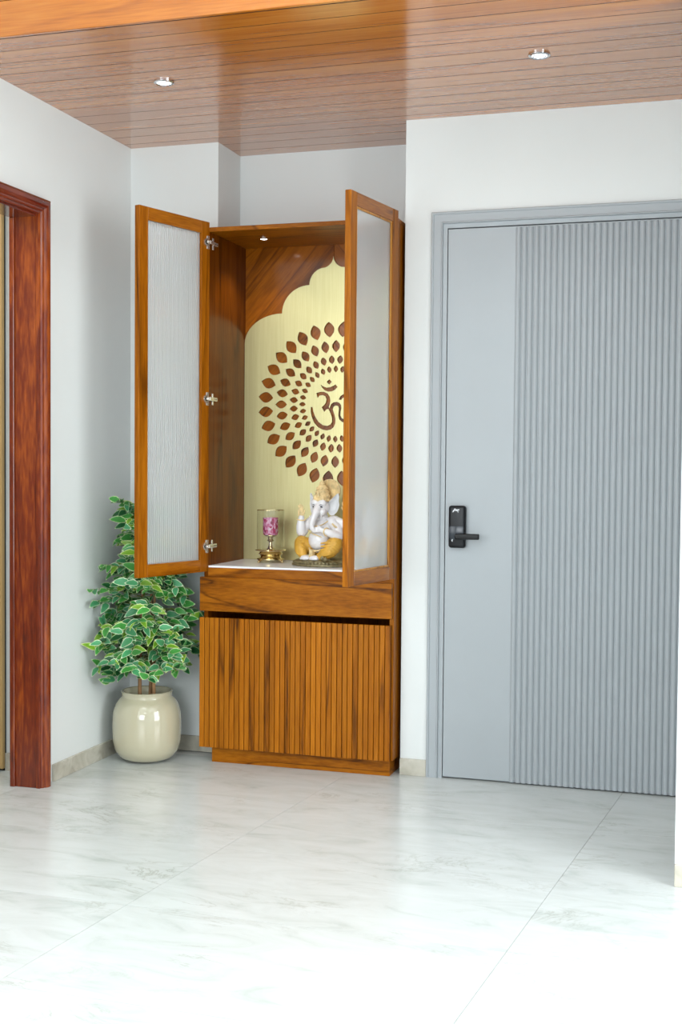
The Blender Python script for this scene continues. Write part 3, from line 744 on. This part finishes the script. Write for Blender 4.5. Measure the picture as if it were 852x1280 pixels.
# ------------------------------------------------------------------ elephant-headed deity figurine
fig = empty('deity_figurine', (0.880, 0.115, SZ), math.radians(-11)); tag(fig, 'white and saffron seated elephant-headed deity figurine on the cabinet shelf', 'figurine')
def remeshed(name, build, mat, vox=0.0016, smooth=4):
    bm = bmesh.new(); build(bm)
    me = bpy.data.meshes.new(name); bm.to_mesh(me); bm.free()
    o = bpy.data.objects.new(name, me); col.objects.link(o); o.parent = fig; me.materials.append(mat)
    r = o.modifiers.new('r', 'REMESH'); r.mode = 'VOXEL'; r.voxel_size = vox; r.use_smooth_shade = True
    s = o.modifiers.new('s', 'SMOOTH'); s.iterations = smooth; s.factor = 0.6
    dg = bpy.context.evaluated_depsgraph_get()
    m2 = bpy.data.meshes.new_from_object(o.evaluated_get(dg), depsgraph=dg)
    o.modifiers.clear(); o.data = m2; bpy.data.meshes.remove(me)
    for p in m2.polygons: p.use_smooth = True
    return o
def chain(bm, pts, rads, steps=5):
    P = [Vector(p) for p in pts]; out = []; R = []
    for i in range(len(P)-1):
        p0 = P[max(i-1, 0)]; p1 = P[i]; p2 = P[i+1]; p3 = P[min(i+2, len(P)-1)]
        for s in range(steps):
            t = s/steps
            out.append(0.5*((2*p1) + (-p0+p2)*t + (2*p0-5*p1+4*p2-p3)*t*t + (-p0+3*p1-3*p2+p3)*t**3)); R.append(rads[i]*(1-t) + rads[i+1]*t)
    out.append(P[-1]); R.append(rads[-1])
    add_tube(bm, out, R, 14)
    add_ball(bm, out[0], R[0], sub=2); add_ball(bm, out[-1], R[-1], sub=2)
def body(bm):
    add_ball(bm, (0.0, -0.022, 0.108), (0.047, 0.044, 0.047))          # belly
    add_ball(bm, (0.0, 0.0, 0.080), (0.045, 0.038, 0.04))
    add_ball(bm, (0.0, 0.0, 0.160), (0.046, 0.032, 0.040))             # chest
    add_ball(bm, (-0.046, 0.002, 0.182), (0.026, 0.024, 0.026)); add_ball(bm, (0.046, 0.002, 0.182), (0.026, 0.024, 0.026))
    add_ball(bm, (0.0, 0.0, 0.203), (0.026, 0.024, 0.022))             # neck
    add_ball(bm, (0.0, -0.010, 0.247), (0.037, 0.036, 0.038))          # skull
    add_ball(bm, (-0.016, -0.030, 0.262), (0.019, 0.015, 0.017)); add_ball(bm, (0.016, -0.030, 0.262), (0.019, 0.015, 0.017))
    add_ball(bm, (-0.019, -0.030, 0.226), 0.015); add_ball(bm, (0.019, -0.030, 0.226), 0.015)
    # trunk sweeping down and curling towards the held sweet
    chain(bm, [(0, -0.034, 0.242), (-0.001, -0.052, 0.222), (-0.007, -0.062, 0.198), (-0.012, -0.067, 0.172), (-0.004, -0.071, 0.153), (0.013, -0.073, 0.150), (0.022, -0.073, 0.162)],
          [0.020, 0.0165, 0.0138, 0.0115, 0.0098, 0.0082, 0.0070])
    # tusks
    chain(bm, [(-0.016, -0.036, 0.214), (-0.024, -0.052, 0.206), (-0.028, -0.060, 0.208)], [0.0048, 0.004, 0.002], 4)
    chain(bm, [(0.016, -0.036, 0.214), (0.026, -0.052, 0.206), (0.030, -0.060, 0.208)], [0.0048, 0.004, 0.002], 4)
    # raised arm on the viewer's left
    chain(bm, [(-0.050, 0.002, 0.184), (-0.076, -0.006, 0.160), (-0.084, -0.022, 0.138), (-0.082, -0.034, 0.165), (-0.078, -0.038, 0.200)], [0.022, 0.021, 0.022, 0.0195, 0.012])
    # lower arm on the viewer's right, hand under the trunk tip
    chain(bm, [(0.048, 0.0, 0.180), (0.078, -0.008, 0.152), (0.092, -0.022, 0.128), (0.070, -0.050, 0.138), (0.040, -0.066, 0.150)], [0.022, 0.020, 0.020, 0.017, 0.011])
    # rear arm on the viewer's right, raised
    chain(bm, [(0.052, 0.010, 0.190), (0.084, 0.016, 0.178), (0.106, 0.012, 0.170), (0.112, 0.004, 0.196), (0.112, 0.0, 0.224)], [0.021, 0.018, 0.0175, 0.0145, 0.010])
    # rear arm on the viewer's left
    # hands: palms and fingers of the lower right arm
    add_ball(bm, (0.031, -0.069, 0.153), (0.012, 0.009, 0.011))
    for i in range(4):
        chain(bm, [(0.030 - 0.004, -0.074, 0.146 + 0.005*i), (0.016, -0.080, 0.146 + 0.0052*i), (0.010, -0.076, 0.147 + 0.005*i)], [0.0036, 0.0032, 0.0026], 3)
    chain(bm, [(0.034, -0.070, 0.160), (0.026, -0.076, 0.170)], [0.0038, 0.003], 3)
    # feet with toes
    for sx, cx_ in ((-1, -0.036), (1, 0.008)):
        add_ball(bm, (cx_, -0.074, 0.036), (0.024, 0.020, 0.0115), (0, 0, 0.3*sx))
        for i in range(5): add_ball(bm, (cx_ - 0.016 + 0.008*i, -0.0905 + 0.002*abs(i-2), 0.032), 0.0046, sub=2)
remeshed('body', body, M['fig_white'])
def dhoti(bm):
    chain(bm, [(-0.030, 0.004, 0.070), (-0.060, -0.018, 0.082), (-0.078, -0.034, 0.092)], [0.036, 0.034, 0.031])
    chain(bm, [(-0.078, -0.034, 0.094), (-0.070, -0.052, 0.066), (-0.050, -0.064, 0.044)], [0.031, 0.027, 0.016])
    chain(bm, [(0.030, 0.004, 0.070), (0.062, -0.018, 0.084), (0.080, -0.034, 0.094)], [0.036, 0.036, 0.033])
    chain(bm, [(0.080, -0.034, 0.096), (0.066, -0.052, 0.066), (0.030, -0.066, 0.044)], [0.033, 0.030, 0.018])
    add_ball(bm, (0.0, 0.012, 0.056), (0.062, 0.042, 0.030))
    for k in range(5):   # folds across the shins
        z = 0.052 + 0.013*k
        chain(bm, [(-0.098 + 0.003*k, -0.040, z + 0.012), (-0.076, -0.072 + 0.004*k, z), (-0.048, -0.070, z - 0.006)], [0.003, 0.0055, 0.003], 4)
        chain(bm, [(0.100 - 0.003*k, -0.042, z + 0.012), (0.072, -0.080 + 0.004*k, z), (0.036, -0.074, z - 0.006)], [0.003, 0.0055, 0.003], 4)
remeshed('dhoti', dhoti, M['fig_yellow'], 0.0018, 3)
def sash(bm):
    add_box(bm, (-0.016, -0.082, 0.026), (0.002, -0.058, 0.070), 0.004)
    for k in range(3): chain(bm, [(-0.013 + 0.006*k, -0.082, 0.030), (-0.012 + 0.005*k, -0.082, 0.068)], [0.0030, 0.0028], 3)
    chain(bm, [(-0.045, -0.030, 0.078), (-0.022, -0.060, 0.068), (0.0, -0.066, 0.065), (0.022, -0.060, 0.068), (0.045, -0.030, 0.078)], [0.004]*5)
remeshed('sash', sash, M['fig_gold'], 0.0014, 2)
# ears: broad scalloped shells, hollow towards the front
def ear(side):
    bm = bmesh.new(); prof = [(0.004, 0.026), (0.018, 0.040), (0.034, 0.056), (0.044, 0.062), (0.048, 0.050), (0.046, 0.030), (0.049, 0.014), (0.044, -0.004), (0.038, -0.016), (0.026, -0.028), (0.014, -0.030), (0.003, -0.018)]
    if side < 0: prof = [(x*0.72, z) for x, z in prof]
    n = len(prof); cx_, cz_ = (0.020, 0.008)
    front = []; back = []
    for f in (1.0, 0.80, 0.45):
        yb = {1.0: -0.006, 0.80: -0.002, 0.45: 0.006}[f]
        front.append([bm.verts.new((side*(cx_ + (x-cx_)*f), yb, cz_ + (z-cz_)*f)) for x, z in prof])
        back.append([bm.verts.new((side*(cx_ + (x-cx_)*f), yb + 0.0045, cz_ + (z-cz_)*f)) for x, z in prof])
    for S, fl_ in ((front, 1), (back, -1)):
        for a, b in zip(S, S[1:]):
            for i in range(n): bm.faces.new((a[i], a[(i+1) % n], b[(i+1) % n], b[i]))
        bm.faces.new(S[-1])
    for i in range(n): bm.faces.new((front[0][i], front[0][(i+1) % n], back[0][(i+1) % n], back[0][i]))
    Mx = Matrix.Translation((side*0.028, -0.004, 0.240)) @ Matrix.Rotation(side*0.42, 4, 'Z')
    bmesh.ops.transform(bm, matrix=Mx, verts=bm.verts)
    bmesh.ops.recalc_face_normals(bm, faces=bm.faces[:])
    bmesh.ops.subdivide_edges(bm, edges=bm.edges[:], cuts=1, use_grid_fill=True, smooth=0.3)
    finish('ear', bm, M['fig_ear'], fig, True)
ear(-1); ear(1)
# crown: tiered lathe with knobs, finial and round back plate
def crown(bm):
    add_lathe(bm, [(0, 0.268), (0.035, 0.268), (0.038, 0.274), (0.036, 0.281), (0.033, 0.283), (0.034, 0.290), (0.031, 0.297), (0.028, 0.299), (0.029, 0.306), (0.026, 0.314), (0.022, 0.316), (0.023, 0.324), (0.017, 0.333), (0.012, 0.336), (0.013, 0.342), (0.008, 0.350), (0, 0.356)], 40)
    bmesh.ops.translate(bm, verts=bm.verts, vec=(0.002, -0.004, 0))
    for r, z, n in ((0.0375, 0.275, 22), (0.0335, 0.291, 18), (0.0285, 0.307, 15), (0.023, 0.322, 12)):
        for k in range(n): add_ball(bm, (0.002 + r*math.cos(2*PI*k/n), -0.004 + r*math.sin(2*PI*k/n), z), 0.0042 if k % 2 else 0.0032, sub=1)
    for s in (-1, 0, 1):
        add_ball(bm, (0.002 + 0.018*s, -0.040 + 0.006*abs(s), 0.284 + (0.012 if s == 0 else 0)), (0.0075, 0.004, 0.012), sub=2)
    add_ball(bm, (0.002, -0.004, 0.360), (0.004, 0.004, 0.008), sub=2)
remeshed('crown', crown, M['fig_gold'], 0.0011, 1)
bm = bmesh.new()
add_lathe(bm, [(0, -0.003), (0.038, -0.003), (0.044, -0.006), (0.049, -0.003), (0.049, 0.003), (0.0, 0.003)], 40)
for k in range(20): add_ball(bm, (0.045*math.cos(2*PI*k/20), 0.045*math.sin(2*PI*k/20), -0.004), 0.0044, sub=1)
bmesh.ops.transform(bm, matrix=Matrix.Translation((0.020, 0.030, 0.312)) @ Matrix.Rotation(-PI/2, 4, 'X'), verts=bm.verts)
finish('halo', bm, M['fig_gold'], fig, True)
# hands holding emblems, ornaments, eyes
def hand_left(bm):
    add_ball(bm, (-0.077, -0.040, 0.218), (0.011, 0.007, 0.014))
    for i, (dx, ln) in enumerate(((-0.0085, 0.024), (-0.003, 0.030), (0.0027, 0.028), (0.008, 0.022))):
        chain(bm, [(-0.077 + dx*0.7, -0.041, 0.226), (-0.077 + dx*1.1, -0.043, 0.226 + ln*0.55), (-0.077 + dx*1.25, -0.0455, 0.226 + ln)], [0.0036, 0.0032, 0.0022], 3)
    chain(bm, [(-0.067, -0.042, 0.212), (-0.060, -0.046, 0.222), (-0.058, -0.047, 0.231)], [0.004, 0.0036, 0.0024], 3)
    add_box(bm, (-0.093, -0.044, 0.205), (-0.088, -0.036, 0.236), 0.002)
remeshed('raised_hand', hand_left, M['fig_gold'], 0.0011, 1)
def emblem_right(bm):
    add_ball(bm, (0.112, -0.002, 0.238), (0.011, 0.009, 0.013))
    for dx, ln in ((-0.0085, 0.020), (-0.003, 0.025), (0.0027, 0.025), (0.008, 0.019)):
        chain(bm, [(0.112 + dx*0.8, -0.006, 0.246), (0.112 + dx*1.2, -0.012, 0.246 + ln*0.6), (0.112 + dx, -0.013, 0.246 + ln)], [0.0036, 0.0034, 0.0026], 3)
    chain(bm, [(0.102, -0.004, 0.234), (0.096, -0.010, 0.246)], [0.004, 0.003], 3)
    add_ball(bm, (0.114, -0.006, 0.258), (0.013, 0.010, 0.018))
remeshed('rear_hand', emblem_right, M['fig_gold'], 0.0011, 1)
def jewels(bm):
    for (c, r, ax) in (((-0.0805, -0.036, 0.190), 0.0165, 0), ((0.054, -0.060, 0.1445), 0.0160, 1)):
        pts = []
        for k in range(17):
            a = 2*PI*k/16
            pts.append((c[0] + r*math.cos(a), c[1] + r*math.sin(a), c[2] + 0.002*math.sin(2*a)) if ax == 0 else (c[0] + 0.3*r*math.cos(a), c[1] + r*math.cos(a), c[2] + r*math.sin(a)))
        add_tube(bm, pts, 0.0028, 8)
    neck = [(0.040*math.sin(a), -0.004 - 0.052*math.cos(a)*(0.6 + 0.4*abs(math.cos(a))), 0.200 - 0.034*max(0, math.cos(a))) for a in [(-1.5 + 3.0*k/20) for k in range(21)]]
    add_tube(bm, neck, 0.0024, 8)
    add_tube(bm, [(0.040*math.sin(-1 + 2*k/12)-0.004, -0.022 - 0.0455*math.cos((-1 + 2*k/12)*0.9), 0.150 - 0.03*(k/12)) for k in range(13)], 0.0022, 8)
    add_tube(bm, [(0.060, -0.020, 0.176), (0.074, -0.030, 0.168), (0.083, -0.020, 0.160)], 0.004, 8)
bm = bmesh.new(); jewels(bm); finish('ornaments', bm, M['fig_gold'], fig, True)
for s in (-1, 1):
    bm = bmesh.new(); add_ball(bm, (s*0.0185, -0.0418, 0.2465), (0.0062, 0.0030, 0.0030), (0, s*0.25, s*0.45), 2); e = finish('eye', bm, M['fig_eye'], fig, True)
    bm = bmesh.new(); add_tube(bm, [(s*0.010, -0.0455, 0.2525), (s*0.017, -0.0452, 0.2555), (s*0.026, -0.0390, 0.2535)], 0.0011, 6); finish('eyebrow', bm, M['fig_eye'], e, True)
bm = bmesh.new()
ring = []
prof = [(0, 0.0), (0.128, 0.0), (0.132, 0.004), (0.130, 0.010), (0.124, 0.013), (0.122, 0.020), (0.112, 0.026), (0.104, 0.028), (0, 0.028)]
add_lathe(bm, prof, 64)
bmesh.ops.scale(bm, vec=(1.0, 0.80, 1.0), verts=bm.verts)
for k in range(48):
    a = 2*PI*k/48; add_ball(bm, (0.123*math.cos(a), 0.123*0.80*math.sin(a), 0.0165), (0.0055, 0.0055, 0.0045), sub=1)
finish('pedestal', bm, M['fig_base'], fig, True)
# small mouse companion at the foot
def mouse(bm):
    add_ball(bm, (0.062, -0.088, 0.034), (0.014, 0.010, 0.009), (0, 0, -0.4)); add_ball(bm, (0.050, -0.094, 0.037), (0.007, 0.006, 0.006))
    add_ball(bm, (0.050, -0.090, 0.044), (0.0035, 0.0015, 0.0035), sub=2); add_ball(bm, (0.055, -0.094, 0.044), (0.0035, 0.0015, 0.0035), sub=2)
    chain(bm, [(0.074, -0.084, 0.032), (0.084, -0.080, 0.031), (0.088, -0.072, 0.030)], [0.002, 0.0016, 0.0012], 3)
remeshed('mouse', mouse, M['fig_base'], 0.0011, 1)

# ------------------------------------------------------------------ potted ficus
PX, PY = 0.184, -0.098
plant = empty('potted_ficus', (PX, PY, 0)); tag(plant, 'variegated leafy ficus in a round cream ceramic pot in the corner', 'plant')
bm = bmesh.new()
add_lathe(bm, [(0, 0.004), (0.075, 0.003), (0.092, 0.006), (0.114, 0.018), (0.133, 0.046), (0.1415, 0.084), (0.1440, 0.130), (0.1435, 0.172), (0.1400, 0.206), (0.130, 0.236), (0.117, 0.256), (0.106, 0.266), (0.104, 0.272), (0.106, 0.284), (0.108, 0.289), (0.105, 0.292), (0.098, 0.290), (0.092, 0.275), (0.092, 0.262), (0.094, 0.245), (0, 0.245)], 64)
finish('pot', bm, M['pot'], plant, True)
bm = bmesh.new(); add_lathe(bm, [(0.0, 0.256), (0.04, 0.255), (0.0915, 0.250), (0.0915, 0.246), (0.0, 0.246)], 32); finish('soil', bm, M['soil'], plant)
rnd = random.Random(21)
stems = [((-0.030, -0.006), (-0.022, 0.020), 0.86), ((0.006, 0.004), (0.012, 0.030), 0.90), ((0.030, -0.010), (0.036, 0.028), 0.76)]
stem_pts = []
for (bx_, by_), (tx, ty), ht in stems:
    pts = []
    for i in range(11):
        t = i/10; pts.append(Vector((bx_ + (tx-bx_)*t + 0.007*math.sin(5*t + bx_*90), by_ + (ty-by_)*t + 0.006*math.sin(4*t+1), 0.252 + ht*t)))
    bm = bmesh.new(); add_tube(bm, pts, [0.0085*(1-0.72*i/10) for i in range(11)], 9); finish('stem', bm, M['stem'], plant, True)
    stem_pts.append(pts)
def leaf_mesh(ln, wd, curl, mat):
    """blade with midrib crease and pale rim, about 30 triangles"""
    me = bpy.data.meshes.new('leaf'); vs = []; rim = []; fs = []
    ts = [0.0, 0.18, 0.4, 0.62, 0.82, 1.0]; ws = [0.0, 0.66, 1.0, 0.86, 0.48, 0.0]
    rows = []
    for t, w in zip(ts, ws):
        x = ln*t; zc = -curl*t*t*ln
        row = []
        for s in ((0,) if w == 0 else (-1, -0.72, 0, 0.72, 1)):
            y = s*w*wd/2; z = zc + abs(s)*w*wd*0.14
            row.append(len(vs)); vs.append((x, y, z)); rim.append(1.0 if (abs(s) == 1 or w == 0) else (0.45 if s else 0.15))
        rows.append(row)
    for a, b in zip(rows, rows[1:]):
        if len(a) == 1:
            for i in range(4): fs.append((a[0], b[i], b[i+1]))
        elif len(b) == 1:
            for i in range(4): fs.append((a[i+1], a[i], b[0]))
        else:
            for i in range(4): fs.append((a[i], b[i], b[i+1], a[i+1]))
    me.from_pydata(vs, [], fs); at = me.attributes.new('rim', 'FLOAT', 'POINT')
    for i, v in enumerate(rim): at.data[i].value = v
    for p in me.polygons: p.use_smooth = True
    me.materials.append(mat)
    return me
LM = [leaf_mesh(0.052, 0.028, 0.35, LEAF[0]), leaf_mesh(0.050, 0.026, 0.25, LEAF[1]), leaf_mesh(0.050, 0.025, 0.5, LEAF[2]), leaf_mesh(0.055, 0.029, 0.2, LEAF[3]),
      leaf_mesh(0.046, 0.026, 0.55, LEAF[0]), leaf_mesh(0.048, 0.024, 0.4, LEAF[3])]
cells = []; twigs = bmesh.new()
LOX, HIX, HIY = 0.032, 0.395, YC - 0.022
def ok(p):
    x, y, z = p.x + PX, p.y + PY, p.z
    if x < LOX or x > 0.41 or y > HIY: return False
    if z > 0.72 and x > 0.445 + (y + 0.07)*0.319 - 0.045: return False
    if z > 0.735 and x > 0.375: return False
    if z > 0.62 and y < -0.085 and x > 0.36: return False
    return z > (0.375 if x > PX + 0.03 else 0.325)
for b in range(235):
    sp = stem_pts[rnd.randrange(3)]
    zt = rnd.random() ** 1.35
    z = 0.41 + 0.70 * zt
    sp = [p for p in sp if p.z <= z] or sp[:1]
    st = sp[-1].copy()
    az = rnd.uniform(0, 2*PI)
    if z < 0.80: reach = rnd.uniform(0.10, 0.235) * (0.80 + 0.35*math.sin(PI*min(1, (z-0.36)/0.44)))
    else: reach = rnd.uniform(0.06, 0.165)
    rise = rnd.uniform(-0.05, 0.12)
    d = Vector((math.cos(az), math.sin(az) - 0.15, 0)).normalized()
    if d.y < 0 and z < 0.80: reach *= 1.15
    pts = [st + d*reach*t + Vector((0, 0, rise*t - 0.05*t*t)) for t in (0, 0.25, 0.5, 0.75, 1.0)]
    pts = [Vector((max(p.x, LOX + 0.01 - PX), min(p.y, HIY - 0.01 - PY), p.z)) for p in pts]
    good = [p for p in pts if ok(p)]
    if len(good) < 3: continue
    add_tube(twigs, good, [0.0022, 0.0019, 0.0016, 0.0013, 0.0010][:len(good)], 5)
    nl = rnd.randint(6, 9)
    for i in range(nl):
        t = 0.25 + 0.75*(i + 0.5)/nl; f = t*(len(good)-1); i0 = min(int(f), len(good)-2)
        p = good[i0].lerp(good[i0+1], f - i0)
        side = -1 if i % 2 else 1
        dirv = (d + Vector((-d.y, d.x, 0))*side*rnd.uniform(0.5, 1.3) + Vector((0, 0, rnd.uniform(-0.5, 0.55)))).normalized()
        tipp = p + dirv*0.055
        if not ok(tipp) or not ok(p):
            dirv = (Vector((rnd.uniform(-.3, .3), -0.8, rnd.uniform(-0.4, 0.6)))).normalized(); tipp = p + dirv*0.055
            if not ok(tipp) or not ok(p): continue
        upv = Vector((rnd.uniform(-0.4, 0.6), rnd.uniform(-1.7, -0.3), rnd.uniform(0.2, 0.9)))
        yv = upv.cross(dirv).normalized(); zv = dirv.cross(yv)
        Mx = Matrix((dirv, yv, zv)).transposed().to_4x4(); Mx.translation = p
        cells.append((Mx, rnd.choices(range(6), (3, 2.2, 2, 3, 1.5, 2))[0], rnd.uniform(0.95, 1.32)))
finish('twigs', twigs, M['twig'], plant, True)['kind'] = 'stuff'
# 300 leaves nearest the camera are single parts, the rest one joined part
camp = Vector((2.4777 - PX, -4.8065 - PY, 1.232))
cells.sort(key=lambda c: (c[0].translation - camp).length)
print('leaves', len(cells))
for Mx, k, s in cells[:300]:
    o = bpy.data.objects.new('leaf', LM[k]); col.objects.link(o); o.parent = plant; o.matrix_local = Mx @ Matrix.Diagonal((s, s, s, 1))
if len(cells) > 300:
    vs = []; fs = []; rim = []; mi = []
    for Mx, k, s in cells[300:]:
        o0 = len(vs); me = LM[k]; T_ = Mx @ Matrix.Diagonal((s, s, s, 1))
        vs += [T_ @ v.co for v in me.vertices]; rim += [d.value for d in me.attributes['rim'].data]
        for p in me.polygons: fs.append([o0 + i for i in p.vertices]); mi.append((0, 1, 2, 3, 0, 3)[k])
    me = bpy.data.meshes.new('foliage'); me.from_pydata(vs, [], fs)
    at = me.attributes.new('rim', 'FLOAT', 'POINT')
    for i, v in enumerate(rim): at.data[i].value = v
    for m_ in LEAF: me.materials.append(m_)
    for p, i in zip(me.polygons, mi): p.material_index = i; p.use_smooth = True
    o = link('foliage', me, None, plant); o['kind'] = 'stuff'
